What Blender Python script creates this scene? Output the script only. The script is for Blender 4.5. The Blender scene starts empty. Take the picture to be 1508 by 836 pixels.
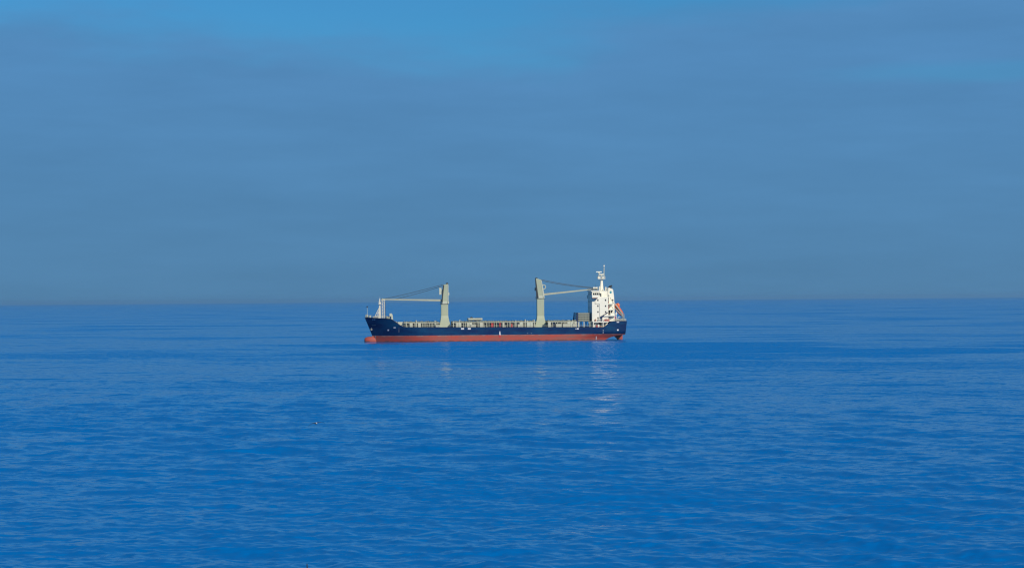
import bpy, math, random
import numpy as np
from mathutils import Vector, Matrix

R = math.radians
rnd = random.Random(11)
sc = bpy.context.scene
col = sc.collection

# ------------------------------------------------------------------ helpers
class MB:
    """collects faces for one mesh object"""
    def __init__(s):
        s.v = []; s.f = []
    def add(s, vs, fs):
        n = len(s.v)
        s.v += [tuple(p) for p in vs]
        s.f += [tuple(i + n for i in f) for f in fs]
    def box(s, x0, x1, y0, y1, z0, z1):
        s.add([(x0,y0,z0),(x1,y0,z0),(x1,y1,z0),(x0,y1,z0),(x0,y0,z1),(x1,y0,z1),(x1,y1,z1),(x0,y1,z1)],
              [(0,3,2,1),(4,5,6,7),(0,1,5,4),(1,2,6,5),(2,3,7,6),(3,0,4,7)])
    def prism(s, pts, y0, y1):
        """polygon in the x-z plane pushed from y0 to y1"""
        n = len(pts)
        s.add([(x,y0,z) for x,z in pts] + [(x,y1,z) for x,z in pts],
              [tuple(range(n)), tuple(range(2*n-1,n-1,-1))] + [(i, n+i, n+(i+1)%n, (i+1)%n) for i in range(n)])
    def loft(s, rings, cap=True):
        """rings: lists of equal length joined one after another"""
        n = len(rings[0]); vs = []; fs = []
        for r in rings: vs += r
        for k in range(len(rings)-1):
            for i in range(n):
                j = (i+1) % n
                fs.append((k*n+i, k*n+j, (k+1)*n+j, (k+1)*n+i))
        if cap:
            fs.append(tuple(range(n-1,-1,-1))); b = (len(rings)-1)*n
            fs.append(tuple(range(b, b+n)))
        s.add(vs, fs)
    def tube(s, a, b, r0, r1=None, n=8):
        r1 = r0 if r1 is None else r1
        a = Vector(a); b = Vector(b); d = (b-a).normalized()
        u = d.orthogonal().normalized(); w = d.cross(u)
        ring = lambda c, r: [tuple(c + (u*math.cos(t)+w*math.sin(t))*r) for t in [2*math.pi*i/n for i in range(n)]]
        s.loft([ring(a, r0), ring(b, r1)])
    def path(s, pts, r, n=6):
        for a, b in zip(pts[:-1], pts[1:]): s.tube(a, b, r, r, n)
    def ball(s, c, rx, ry, rz, n=10, m=6):
        c = Vector(c); rings = []
        for k in range(1, m):
            t = math.pi*k/m
            rings.append([(c.x+rx*math.sin(t)*math.cos(2*math.pi*i/n), c.y+ry*math.sin(t)*math.sin(2*math.pi*i/n), c.z-rz*math.cos(t)) for i in range(n)])
        s.loft(rings)
    def build(s, name, mat, parent=None, smooth=False, bevel=0):
        me = bpy.data.meshes.new(name); me.from_pydata(s.v, [], s.f); me.update()
        import bmesh
        bm = bmesh.new(); bm.from_mesh(me)
        bmesh.ops.recalc_face_normals(bm, faces=bm.faces)
        if bevel:
            bmesh.ops.bevel(bm, geom=[e for e in bm.edges if e.is_manifold and e.calc_face_angle(0) > 0.6], offset=bevel, segments=1, affect='EDGES')
        bm.to_mesh(me); bm.free()
        if smooth:
            for p in me.polygons: p.use_smooth = True
            me.set_sharp_from_angle(angle=R(38))
        o = bpy.data.objects.new(name, me); col.objects.link(o)
        if mat: me.materials.append(mat)
        if parent: o.parent = parent
        return o

def tag(o, label=None, cat=None, group=None, kind=None):
    if label: o['label'] = label
    if cat: o['category'] = cat
    if group: o['group'] = group
    if kind: o['kind'] = kind
    return o

def part(name, mat, parent, fn, **k):
    m = MB(); fn(m); return m.build(name, mat, parent, **k)

def copy_part(o, parent, dx=0, dy=0, dz=0, mat=None):
    c = o.copy(); col.objects.link(c); c.parent = parent
    c.location = (o.location.x+dx, o.location.y+dy, o.location.z+dz)
    return c

# ------------------------------------------------------------------ materials
def nodes_of(name):
    m = bpy.data.materials.new(name); m.use_nodes = True
    nt = m.node_tree; b = nt.nodes['Principled BSDF']
    return m, nt, b

def paint(name, c, rough=0.5, c2=None, scale=0.6, amount=0.5, stretch=(1,1,1), metallic=0, rust=0.0):
    """weathered paint: two tones mixed by noise, optional rust runs"""
    m, nt, b = nodes_of(name)
    N = nt.nodes.new; L = nt.links.new
    b.inputs['Roughness'].default_value = rough
    b.inputs['Metallic'].default_value = metallic
    c2 = c2 or tuple(x*0.78 for x in c)
    tc = N('ShaderNodeTexCoord'); mp = N('ShaderNodeMapping'); mp.inputs['Scale'].default_value = stretch
    L(tc.outputs['Object'], mp.inputs['Vector'])
    nz = N('ShaderNodeTexNoise'); nz.inputs['Scale'].default_value = scale; nz.inputs['Detail'].default_value = 5; nz.inputs['Roughness'].default_value = 0.65
    L(mp.outputs[0], nz.inputs['Vector'])
    rp = N('ShaderNodeMapRange'); rp.inputs[1].default_value = 0.4; rp.inputs[2].default_value = 0.7; rp.inputs[3].default_value = 0; rp.inputs[4].default_value = amount
    L(nz.outputs['Fac'], rp.inputs[0])
    mx = N('ShaderNodeMix'); mx.data_type = 'RGBA'
    mx.inputs[6].default_value = (*c, 1); mx.inputs[7].default_value = (*c2, 1)
    L(rp.outputs[0], mx.inputs[0]); out = mx.outputs[2]
    if rust > 0:
        mp2 = N('ShaderNodeMapping'); mp2.inputs['Scale'].default_value = (1.2, 1.2, 0.12)
        L(tc.outputs['Object'], mp2.inputs['Vector'])
        n2 = N('ShaderNodeTexNoise'); n2.inputs['Scale'].default_value = 0.9; n2.inputs['Detail'].default_value = 6
        L(mp2.outputs[0], n2.inputs['Vector'])
        r2 = N('ShaderNodeMapRange'); r2.inputs[1].default_value = 0.58; r2.inputs[2].default_value = 0.75; r2.inputs[4].default_value = rust
        L(n2.outputs['Fac'], r2.inputs[0])
        m2 = N('ShaderNodeMix'); m2.data_type = 'RGBA'; m2.inputs[7].default_value = (0.16, 0.075, 0.035, 1)
        L(r2.outputs[0], m2.inputs[0]); L(out, m2.inputs[6]); out = m2.outputs[2]
    L(out, b.inputs['Base Color'])
    return m

M = {
 'blue':  paint('navy_hull_paint', (0.0005,0.019,0.085), 0.6, (0.0008,0.058,0.145), 0.09, 0.95, (1,1,3), rust=0.04),
 'offwhite': paint('weathered_white_paint', (0.62,0.61,0.54), 0.55, (0.5,0.48,0.40), 0.8, 0.6, rust=0.15),
 'red':   paint('red_antifouling', (0.40,0.052,0.030), 0.6, (0.22,0.09,0.07), 0.5, 0.95, (0.3,1,1.6), rust=0.12),
 'deck':  paint('green_deck_paint', (0.12,0.15,0.12), 0.7, (0.16,0.10,0.07), 0.4, 0.6),
 'sage':  paint('sage_grey_paint', (0.50,0.50,0.40), 0.55, (0.40,0.40,0.31), 0.5, 0.5, rust=0.10),
 'crane': paint('crane_grey_paint', (0.38,0.42,0.305), 0.5, (0.32,0.355,0.26), 0.35, 0.5, (1,1,0.4), rust=0.10),
 'cranelt': paint('pale_crane_paint', (0.50,0.52,0.42), 0.5, (0.44,0.46,0.36), 0.5, 0.4),
 'jib': paint('buff_jib_paint', (0.42,0.43,0.32), 0.55, (0.34,0.33,0.24), 0.6, 0.7, rust=0.15),
 'panel': paint('grey_hatch_panel_paint', (0.27,0.29,0.235), 0.65, (0.2,0.2,0.16), 0.8, 0.8),
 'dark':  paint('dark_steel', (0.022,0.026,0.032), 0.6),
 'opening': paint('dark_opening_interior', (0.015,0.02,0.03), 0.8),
 'shade': paint('worn_shaded_coaming_paint', (0.26,0.28,0.24), 0.65, (0.12,0.12,0.11), 0.9, 0.9),  # worn paint, base colour darkened for the shade in the coaming recesses
 'cover': paint('hatch_cover_paint', (0.22,0.25,0.20), 0.65, (0.13,0.12,0.10), 0.8, 0.8),
 'white': paint('white_superstructure_paint', (0.86,0.83,0.71), 0.45, (0.78,0.75,0.62), 0.3, 0.6, (1,1,0.5), rust=0.05),
 'grey':  paint('mid_grey_paint', (0.30,0.32,0.31), 0.55),
 'navy':  paint('navy_blue_paint', (0.008,0.02,0.08), 0.5),
 'glass': paint('dark_window_glass', (0.012,0.017,0.025), 0.12, (0.01,0.014,0.02)),
 'orange':paint('orange_lifeboat_paint', (0.66,0.13,0.025), 0.45, (0.58,0.11,0.03), 1.0, 0.4),
 'redpt': paint('red_fire_paint', (0.5,0.03,0.03), 0.5),
 'rustbar': paint('red_brown_paint', (0.30,0.09,0.05), 0.6),
 'teal':  paint('teal_emblem_paint', (0.06,0.30,0.36), 0.5),
 'mark':  paint('white_marking_paint', (0.75,0.76,0.78), 0.5),
 'cable': paint('steel_wire', (0.05,0.06,0.065), 0.6),
 'wood':  paint('pale_timber', (0.42,0.30,0.17), 0.7),
 'gullw': paint('white_feathers', (0.75,0.75,0.74), 0.7),
 'gulld': paint('dark_grey_feathers', (0.035,0.035,0.042), 0.7),
 'stalk': paint('dry_stalk', (0.02,0.018,0.016), 0.8),
 'turf':  paint('cliff_turf', (0.06,0.08,0.03), 0.9, (0.12,0.10,0.06), 0.8, 0.8),
}

def waterline_shade_and_wear(mat):
    # shadow line at the waterline painted in as a dark strip, and a chalky worn strip at the top of the antifouling
    nt = mat.node_tree; N = nt.nodes.new; L = nt.links.new
    b = nt.nodes['Principled BSDF']; src = b.inputs['Base Color'].links[0].from_socket
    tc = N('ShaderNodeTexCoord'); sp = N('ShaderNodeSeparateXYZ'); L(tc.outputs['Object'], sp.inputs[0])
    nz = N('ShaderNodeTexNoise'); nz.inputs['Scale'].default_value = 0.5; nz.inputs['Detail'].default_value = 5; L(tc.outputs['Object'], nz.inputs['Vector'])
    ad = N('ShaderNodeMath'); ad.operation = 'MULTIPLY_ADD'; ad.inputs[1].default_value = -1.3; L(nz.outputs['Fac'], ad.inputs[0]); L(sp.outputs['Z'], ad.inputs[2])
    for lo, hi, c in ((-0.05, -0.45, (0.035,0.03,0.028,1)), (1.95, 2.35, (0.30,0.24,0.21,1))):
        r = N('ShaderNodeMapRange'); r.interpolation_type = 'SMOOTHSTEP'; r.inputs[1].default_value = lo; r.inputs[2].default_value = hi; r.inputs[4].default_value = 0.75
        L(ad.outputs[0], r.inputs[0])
        mx = N('ShaderNodeMix'); mx.data_type = 'RGBA'; mx.inputs[7].default_value = c
        L(r.outputs[0], mx.inputs[0]); L(src, mx.inputs[6]); src = mx.outputs[2]
    L(src, b.inputs['Base Color'])
waterline_shade_and_wear(M['red'])
M['blue'].node_tree.nodes['Principled BSDF'].inputs['Specular IOR Level'].default_value = 0.15

# ------------------------------------------------------------------ camera
F = 3000.0           # focal length in photo pixels (1508 wide)
CAMZ = 18.8
cam = bpy.data.cameras.new('camera'); co = bpy.data.objects.new('camera', cam); col.objects.link(co)
cam.sensor_width = 36; cam.lens = 36*F/1508
cam.clip_start = 0.3; cam.clip_end = 150000
PITCH = math.atan((441.6-418)/F)
co.matrix_world = Matrix.Translation((0,0,CAMZ)) @ Matrix.Rotation(math.pi/2+PITCH, 4, 'X') @ Matrix.Rotation(-R(0.43), 4, 'Z')
sc.camera = co

# ------------------------------------------------------------------ light and sky
SUN_AZ = R(142); SUN_EL = R(31)      # azimuth measured from +Y (view direction) towards +X
sd = Vector((math.sin(SUN_AZ)*math.cos(SUN_EL), math.cos(SUN_AZ)*math.cos(SUN_EL), math.sin(SUN_EL)))
sun = bpy.data.lights.new('sun', 'SUN'); so = bpy.data.objects.new('sun', sun); col.objects.link(so)
sun.energy = 4.2; sun.angle = R(0.53); sun.color = (1.0, 0.90, 0.73)
so.rotation_euler = sd.to_track_quat('Z', 'Y').to_euler()

w = bpy.data.worlds.new('World'); sc.world = w; w.use_nodes = True
nt = w.node_tree; N = nt.nodes.new; L = nt.links.new
bg = nt.nodes['Background']; bg.inputs['Strength'].default_value = 0.07
sky = N('ShaderNodeTexSky'); sky.sky_type = 'NISHITA'; sky.sun_disc = False
sky.sun_elevation = SUN_EL; sky.sun_rotation = SUN_AZ
sky.air_density = 1.0; sky.dust_density = 0.3; sky.ozone_density = 3.0; sky.altitude = 20
tint = N('ShaderNodeMix'); tint.data_type = 'RGBA'; tint.blend_type = 'MULTIPLY'; tint.inputs[0].default_value = 1
tint.inputs[7].default_value = (0.24, 0.80, 1.18, 1)
L(sky.outputs[0], tint.inputs[6])
# a hazy bank of thin cloud over the lower sky, clear blue above its edge
tc = N('ShaderNodeTexCoord')
sep = N('ShaderNodeSeparateXYZ'); L(tc.outputs['Generated'], sep.inputs[0])
def math_(op, a, b=None, c=None):
    n = N('ShaderNodeMath'); n.operation = op
    for k, v in enumerate((a, b, c)):
        if v is None: continue
        if isinstance(v, (int, float)): n.inputs[k].default_value = v
        else: L(v, n.inputs[k])
    return n.outputs[0]
def noise_(scale, stretch, loc, detail=6, rough=0.55):
    mp = N('ShaderNodeMapping'); mp.inputs['Scale'].default_value = stretch; mp.inputs['Location'].default_value = loc
    L(tc.outputs['Generated'], mp.inputs['Vector'])
    n = N('ShaderNodeTexNoise'); n.inputs['Scale'].default_value = scale; n.inputs['Detail'].default_value = detail; n.inputs['Roughness'].default_value = rough
    L(mp.outputs[0], n.inputs['Vector']); return n
cn = noise_(1.0, (7, 7, 30), (3.1, 0.4, 1.7))
X_, Z_ = sep.outputs['X'], sep.outputs['Z']
bank = math_('MULTIPLY', math_('MAXIMUM', math_('SUBTRACT', X_, 0.02), 0.0), 0.16)
bank = math_('ADD', bank, math_('MULTIPLY', math_('MAXIMUM', math_('SUBTRACT', math_('MULTIPLY', X_, -1.0), 0.12), 0.0), 0.05))
edge = math_('ADD', math_('SUBTRACT', math_('MULTIPLY', math_('SUBTRACT', cn.outputs['Fac'], 0.5), 0.085), Z_), bank)
ed = N('ShaderNodeMapRange'); ed.interpolation_type = 'SMOOTHSTEP'
ed.inputs[1].default_value = -0.146; ed.inputs[2].default_value = -0.108; ed.inputs[3].default_value = 0.16; ed.inputs[4].default_value = 0.97
L(edge, ed.inputs[0])
# a long thin rift in the bank on the right
gx = math_('DIVIDE', math_('SUBTRACT', X_, 0.235), 0.085)
gz = math_('DIVIDE', math_('ADD', math_('SUBTRACT', Z_, 0.1075), math_('MULTIPLY', math_('SUBTRACT', cn.outputs['Fac'], 0.5), 0.02)), 0.0058)
gd = math_('SQRT', math_('ADD', math_('MULTIPLY', gx, gx), math_('MULTIPLY', gz, gz)))
gp = N('ShaderNodeMapRange'); gp.interpolation_type = 'SMOOTHSTEP'; gp.inputs[1].default_value = 1.3; gp.inputs[2].default_value = 0.3; gp.inputs[3].default_value = 1.0; gp.inputs[4].default_value = 0.62
L(gd, gp.inputs[0])
cover = math_('MULTIPLY', ed.outputs[0], gp.outputs[0])
cn2 = noise_(1.6, (6, 6, 40), (0.3, 2.4, 0.9), 6, 0.6)
tone = N('ShaderNodeMapRange'); tone.inputs[1].default_value = 0.3; tone.inputs[2].default_value = 0.7; tone.inputs[3].default_value = 0.945; tone.inputs[4].default_value = 1.05
L(cn2.outputs['Fac'], tone.inputs[0])
grad = N('ShaderNodeValToRGB')
grad.color_ramp.elements[0].position = 0.0; grad.color_ramp.elements[0].color = (0.122, 0.315, 0.575, 1)
grad.color_ramp.elements[1].position = 1.0; grad.color_ramp.elements[1].color = (0.126, 0.358, 0.705, 1)
L(math_('DIVIDE', Z_, 0.12), grad.inputs[0])
veil = N('ShaderNodeVectorMath'); veil.operation = 'SCALE'
L(grad.outputs[0], veil.inputs[0]); L(math_('MULTIPLY', tone.outputs[0], 10.0), veil.inputs['Scale'])
mixs = N('ShaderNodeMix'); mixs.data_type = 'RGBA'
L(cover, mixs.inputs[0]); L(tint.outputs[2], mixs.inputs[6]); L(veil.outputs[0], mixs.inputs[7])
L(mixs.outputs[2], bg.inputs['Color'])

sc.cycles.filter_width = 1.25
sc.view_settings.view_transform = 'Standard'; sc.view_settings.look = 'None'
sc.view_settings.gamma = 1; sc.view_settings.exposure = 0; sc.view_settings.use_curve_mapping = False

# ------------------------------------------------------------------ sea
SHIP_D = 942.0
def water_material():
    m, nt, b = nodes_of('sea_water')
    N = nt.nodes.new; L = nt.links.new
    b.inputs['Base Color'].default_value = (0.0, 0.130, 0.42, 1)
    b.inputs['IOR'].default_value = 1.33; b.inputs['Specular Tint'].default_value = (0.15, 0.85, 1.0, 1)
    geo = N('ShaderNodeNewGeometry')
    def slope(scale, size, amp, detail=3):
        mp = N('ShaderNodeMapping'); mp.inputs['Scale'].default_value = size
        L(geo.outputs['Position'], mp.inputs['Vector'])
        n = N('ShaderNodeTexNoise'); n.inputs['Scale'].default_value = scale; n.inputs['Detail'].default_value = detail; n.inputs['Roughness'].default_value = 0.6
        L(mp.outputs[0], n.inputs['Vector'])
        s = N('ShaderNodeVectorMath'); s.operation = 'SUBTRACT'; s.inputs[1].default_value = (0.5,0.5,0.5); L(n.outputs['Color'], s.inputs[0])
        k = N('ShaderNodeVectorMath'); k.operation = 'MULTIPLY'; k.inputs[1].default_value = (amp*0.7, amp, 0); L(s.outputs[0], k.inputs[0])
        return k.outputs[0]
    def addv(a, c):
        v = N('ShaderNodeVectorMath'); v.operation = 'ADD'; L(a, v.inputs[0]); L(c, v.inputs[1]); return v.outputs[0]
    big = slope(0.055, (0.5,1,1), 0.07, 2)
    mid = slope(0.30, (0.45,1,1), 0.19, 3)
    fine = slope(1.6, (0.6,1,1), 0.15, 3)
    s = addv(addv(big, mid), fine)
    # the chop runs towards the shore (-Y) and leans: short steep leading faces between longer backs
    def faces(scale, size, lo, hi, tilt, loc):
        mp = N('ShaderNodeMapping'); mp.inputs['Scale'].default_value = size; mp.inputs['Location'].default_value = loc
        L(geo.outputs['Position'], mp.inputs['Vector'])
        n = N('ShaderNodeTexNoise'); n.inputs['Scale'].default_value = scale; n.inputs['Detail'].default_value = 4; n.inputs['Roughness'].default_value = 0.6; n.inputs['Distortion'].default_value = 0.4
        L(mp.outputs[0], n.inputs['Vector'])
        r = N('ShaderNodeMapRange'); r.interpolation_type = 'SMOOTHSTEP'
        r.inputs[1].default_value = lo; r.inputs[2].default_value = hi; r.inputs[4].default_value = tilt
        L(n.outputs['Fac'], r.inputs[0]); return r.outputs[0]
    swell = faces(0.060, (0.38,1,0), 0.57, 0.70, 0.26, (9,2,0))
    def madd(a, c):
        v = N('ShaderNodeMath'); v.operation = 'ADD'; L(a, v.inputs[0]); L(c, v.inputs[1]); return v.outputs[0]
    lean = madd(faces(0.95, (0.50,1,0), 0.54, 0.64, 0.42, (3,7,0)), faces(0.28, (0.42,1,0), 0.575, 0.67, 0.45, (40,11,0)))
    lean = madd(madd(lean, swell), faces(1.7, (0.6,1,0), 0.52, 0.64, 0.20, (17,5,0)))
    ruff = faces(1.1, (0.6,1,0), 0.40, 0.60, 0.42, (0,0,0))
    # wind patches: where the wind ruffles the water the ripples are stronger
    mp = N('ShaderNodeMapping'); mp.inputs['Scale'].default_value = (0.0060, 0.0075, 1); mp.inputs['Location'].default_value = (0.37, 1.3, 0)
    L(geo.outputs['Position'], mp.inputs['Vector'])
    n = N('ShaderNodeTexNoise'); n.inputs['Scale'].default_value = 1; n.inputs['Detail'].default_value = 4; n.inputs['Roughness'].default_value = 0.55
    L(mp.outputs[0], n.inputs['Vector'])
    pr = N('ShaderNodeMapRange'); pr.inputs[1].default_value = 0.50; pr.inputs[2].default_value = 0.76; pr.inputs[3].default_value = 0.0; pr.inputs[4].default_value = 0.8
    L(n.outputs['Fac'], pr.inputs[0])
    # the broad wind lane round the anchored ship
    mp3 = N('ShaderNodeMapping'); mp3.inputs['Location'].default_value = (-0.30, -3.95, 0); mp3.inputs['Scale'].default_value = (1/160.0, 1/195.0, 0)
    L(geo.outputs['Position'], mp3.inputs['Vector'])
    dv = N('ShaderNodeVectorMath'); dv.operation = 'ADD'; L(mp3.outputs[0], dv.inputs[0])
    dn = N('ShaderNodeTexNoise'); dn.inputs['Scale'].default_value = 2.0; dn.inputs['Detail'].default_value = 4; L(mp.outputs[0], dn.inputs['Vector'])
    ds = N('ShaderNodeVectorMath'); ds.operation = 'SUBTRACT'; ds.inputs[1].default_value = (0.5,0.5,0.5); L(dn.outputs['Color'], ds.inputs[0])
    dq = N('ShaderNodeVectorMath'); dq.operation = 'SCALE'; dq.inputs['Scale'].default_value = 2.8; L(ds.outputs[0], dq.inputs[0])
    L(dq.outputs[0], dv.inputs[1])
    ln = N('ShaderNodeVectorMath'); ln.operation = 'LENGTH'; L(dv.outputs[0], ln.inputs[0])
    lane = N('ShaderNodeMapRange'); lane.interpolation_type = 'SMOOTHSTEP'; lane.inputs[1].default_value = 1.35; lane.inputs[2].default_value = 0.55; lane.inputs[3].default_value = 0; lane.inputs[4].default_value = 0.9
    L(ln.outputs['Value'], lane.inputs[0])
    pm = N('ShaderNodeMath'); pm.operation = 'MAXIMUM'; L(pr.outputs[0], pm.inputs[0]); lp = N('ShaderNodeMath'); lp.operation = 'POWER'; lp.inputs[1].default_value = 2.4; L(lane.outputs[0], lp.inputs[0]); L(lp.outputs[0], pm.inputs[1])
    amp = N('ShaderNodeMapRange'); amp.inputs[3].default_value = 0.6; amp.inputs[4].default_value = 1.5
    L(pm.outputs[0], amp.inputs[0])
    rg = N('ShaderNodeMapRange'); rg.inputs[3].default_value = 0.11; rg.inputs[4].default_value = 0.22
    L(pm.outputs[0], rg.inputs[0]); L(rg.outputs[0], b.inputs['Roughness'])
    k = N('ShaderNodeVectorMath'); k.operation = 'SCALE'; L(s, k.inputs[0]); L(amp.outputs[0], k.inputs['Scale'])
    la = N('ShaderNodeMath'); la.operation = 'MULTIPLY'; L(lean, la.inputs[0]); L(amp.outputs[0], la.inputs[1])
    ra = N('ShaderNodeMath'); ra.operation = 'MULTIPLY_ADD'; L(ruff, ra.inputs[0]); L(pm.outputs[0], ra.inputs[1]); L(la.outputs[0], ra.inputs[2])
    ng = N('ShaderNodeMath'); ng.operation = 'MULTIPLY'; ng.inputs[1].default_value = -1; L(ra.outputs[0], ng.inputs[0])
    cx_ = N('ShaderNodeCombineXYZ'); L(ng.outputs[0], cx_.inputs[1])
    k2 = N('ShaderNodeVectorMath'); k2.operation = 'ADD'; L(k.outputs[0], k2.inputs[0]); L(cx_.outputs[0], k2.inputs[1]); k = k2
    nn = N('ShaderNodeVectorMath'); nn.operation = 'ADD'; L(k.outputs[0], nn.inputs[0]); L(geo.outputs['Normal'], nn.inputs[1])
    nm = N('ShaderNodeVectorMath'); nm.operation = 'NORMALIZE'; L(nn.outputs[0], nm.inputs[0])
    L(nm.outputs[0], b.inputs['Normal'])
    return m

def build_sea():
    rg = np.random.RandomState(5)
    # rows: fine where the water is watched closely, wider with distance
    fpx = 2037.0
    near = list(np.geomspace(12, 118, 40))[:-1]
    dep = np.arange(325, 14, -0.36)              # rows of the visible water, by depression
    mid = list(CAMZ*fpx/dep)
    far = list(np.geomspace(mid[-1], 30000, 50))[1:]
    r = np.array(near + mid + far)
    th = np.concatenate([np.linspace(-180,-16.5,60)[:-1], np.arange(-16.5,16.5,0.031), np.linspace(16.5,180,60)])
    th = np.radians(th[:-1])                     # closes on itself
    nr, na = len(r), len(th)
    RR, TT = np.meshgrid(r, th, indexing='ij')
    X = RR*np.sin(TT); Y = RR*np.cos(TT)
    dr = np.gradient(r)[:,None]; dt = np.gradient(th)[None,:]*r[:,None]
    Z = np.zeros_like(X); DX = np.zeros_like(X); DY = np.zeros_like(X)
    lam = np.concatenate([rg.uniform(28,60,6), np.exp(rg.uniform(math.log(0.8), math.log(13), 110))])
    for l in lam:
        k = 2*math.pi/l
        spread = 30 if l > 25 else 34
        a = R(248 + rg.normal(0, spread))        # travel direction: towards the shore
        kx, ky = k*math.cos(a), k*math.sin(a)
        A = (0.05 if l > 25 else 0.0040*l**0.88)*rg.uniform(0.6,1.3)
        er = np.abs(kx*np.sin(TT)+ky*np.cos(TT))*dr
        et = np.abs(kx*np.cos(TT)-ky*np.sin(TT))*dt
        e = np.maximum(er, et)
        A = A*np.clip((1.9-e)/1.2, 0, 1)
        ph = kx*X+ky*Y+rg.uniform(0, 6.28)
        Z += A*np.cos(ph); q = 1.0
        DX -= q*A*math.cos(a)*np.sin(ph); DY -= q*A*math.sin(a)*np.sin(ph)
    # lulls and gusts in the chop
    g = 0.85+0.25*np.sin(X/47+1.3*np.sin(Y/61))*np.sin(Y/83+0.7)
    Z *= g
    V = np.stack([X+DX*g, Y+DY*g, Z], -1).reshape(-1,3)
    i = np.arange(nr-1)[:,None]*na; j = np.arange(na)[None,:]; j2 = (j+1) % na
    q = np.stack([i+j, i+na+j, i+na+j2, i+j2], -1).reshape(-1,4)   # upward normals
    cap = [tuple(range(na))]
    me = bpy.data.meshes.new('sea')
    me.vertices.add(len(V)); me.vertices.foreach_set('co', V.astype(np.float32).ravel())
    me.loops.add(q.size); me.loops.foreach_set('vertex_index', q.astype(np.int32).ravel())
    me.polygons.add(len(q)); me.polygons.foreach_set('loop_start', np.arange(0,q.size,4,dtype=np.int32))
    me.polygons.foreach_set('use_smooth', np.ones(len(q), dtype=bool))
    me.update(calc_edges=True); me.validate()
    o = bpy.data.objects.new('sea', me); col.objects.link(o)
    me.materials.append(water_material())
    return tag(o, 'blue rippled open sea reaching to the horizon', 'sea', kind='structure')
sea = build_sea()

# ------------------------------------------------------------------ cargo ship (metres; x aft, y to the far side, z up)
K = 0.314
def E(u, v):                       # image pixel coordinates, image roll taken out -> metres in the side elevation
    return ((u-729)*K, (502.0-(v+0.0075*(u-754)))*K)
def ex(u): return (u-729)*K
def ez(u, v): return E(u, v)[1]

ship = bpy.data.objects.new('cargo_ship', None); col.objects.link(ship)
tag(ship, 'long general cargo ship, navy hull over red underside, two deck cranes, white superstructure aft', 'cargo ship')
ship.location = (-25/F*SHIP_D, SHIP_D, 0); ship.rotation_euler = (0, 0, R(4.5))
ship.empty_display_size = 5

B = 9.6
Z_BOOT = 2.9
sheer_pts = [E(537,467.6), E(573.5,469.5), E(576,470.6), E(580,474.5), E(584,478.5), E(588,481.0), E(592,481.8), E(760,481.8), E(885,481.9), E(888.5,480.2), E(892,477.2), E(895.5,474.6), E(899.5,473.2), E(920.3,472.9)]
shx = [p[0] for p in sheer_pts]; shz = [p[1] for p in sheer_pts]
def sheer(x): return float(np.interp(x, shx, shz))
def stem(z):
    return float(np.interp(z, [-3, 2.0, 3.4, 11.4], [-56.6, -56.8, -57.0, -60.3]))
def stern(z): return float(np.interp(z, [1.5, 2.6, 8.7], [58.9, 59.3, 60.0]))
def keel(x):
    return float(np.interp(x, [-60, 49.0, 51.0, 53.0, 55.0, 57.0, 60], [-2.6, -2.6, 0.25, 1.15, 1.75, 2.2, 2.55]))
def half(x, z):
    d = max(0.0, x-stem(z)); hz = min(1, max(0, (z+2.6)/13.5))
    Lb = 33-13*hz; p = 1.9+1.0*hz
    f = 1-(1-min(d/Lb, 1))**p
    e = max(0.0, stern(z)-x); hs = min(1, max(0, (z-0.8)/3.0))
    wt = 0.66+0.29*hs; t = min(1, e/(26-10*hs)); t = t*t*(3-2*t)
    return max(0.03, B*f*(wt+(1-wt)*t))
s_vals = sorted(set([round(x, 5) for x in
        list(np.linspace(0, 0.3, 34)) + list(np.linspace(0.3, 0.85, 24)) + list(np.linspace(0.85, 1, 22)) +
        [(x+60.3)/120.3 for x in shx]]))
def shell(rows):
    vs = []; fs = []; ns = len(s_vals); nrw = len(rows)
    for side in (-1, 1):
        for (x_, z_) in rows:
            for s in range(ns):
                vs.append((x_[s], side*half(x_[s], z_[s]), z_[s]))
    for sd_ in (0, 1):
        o = sd_*ns*nrw
        for a in range(nrw-1):
            for s in range(ns-1):
                fs.append((o+a*ns+s, o+a*ns+s+1, o+(a+1)*ns+s+1, o+(a+1)*ns+s))
    for a in range(nrw-1):                 # close the stem and the transom
        for s in (0, ns-1):
            p = a*ns+s; q = p+ns*nrw
            fs.append((p, p+ns, q+ns, q))
    return vs, fs
def rows_between(lo, hi, n):
    out = []
    for t in np.linspace(0, 1, n):
        xs = []; zs = []
        for s in s_vals:
            xn = -60.3+s*120.3
            z = lo(xn)+(hi(xn)-lo(xn))*t
            xs.append(stem(z)+s*(stern(z)-stem(z))); zs.append(z)
        out.append((xs, zs))
    return out
m = MB(); up = rows_between(lambda x: Z_BOOT, sheer, 12); m.add(*shell(up)); hull = m.build('hull', M['blue'], ship, smooth=True)
m = MB(); lo = rows_between(keel, lambda x: Z_BOOT, 9); m.add(*shell(lo))
# bulbous bow pushed forward of the stem, and the bottom plating
def ring(x, cz, ry, rz, n=14): return [(x, ry*math.cos(2*math.pi*i/n), cz+rz*math.sin(2*math.pi*i/n)) for i in range(n)]
m.loft([ring(-60.45,0.75,0.25,0.4), ring(-60.3,0.7,0.6,1.0), ring(-59.9,0.62,0.9,1.45), ring(-59.2,0.5,1.15,1.85), ring(-58.2,0.4,1.3,2.15), ring(-56.8,0.3,1.35,2.35), ring(-53,-0.1,1.0,2.4), ring(-50,-0.6,0.5,1.6)])
lower = m.build('lower_hull', M['red'], ship, smooth=True)
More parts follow.
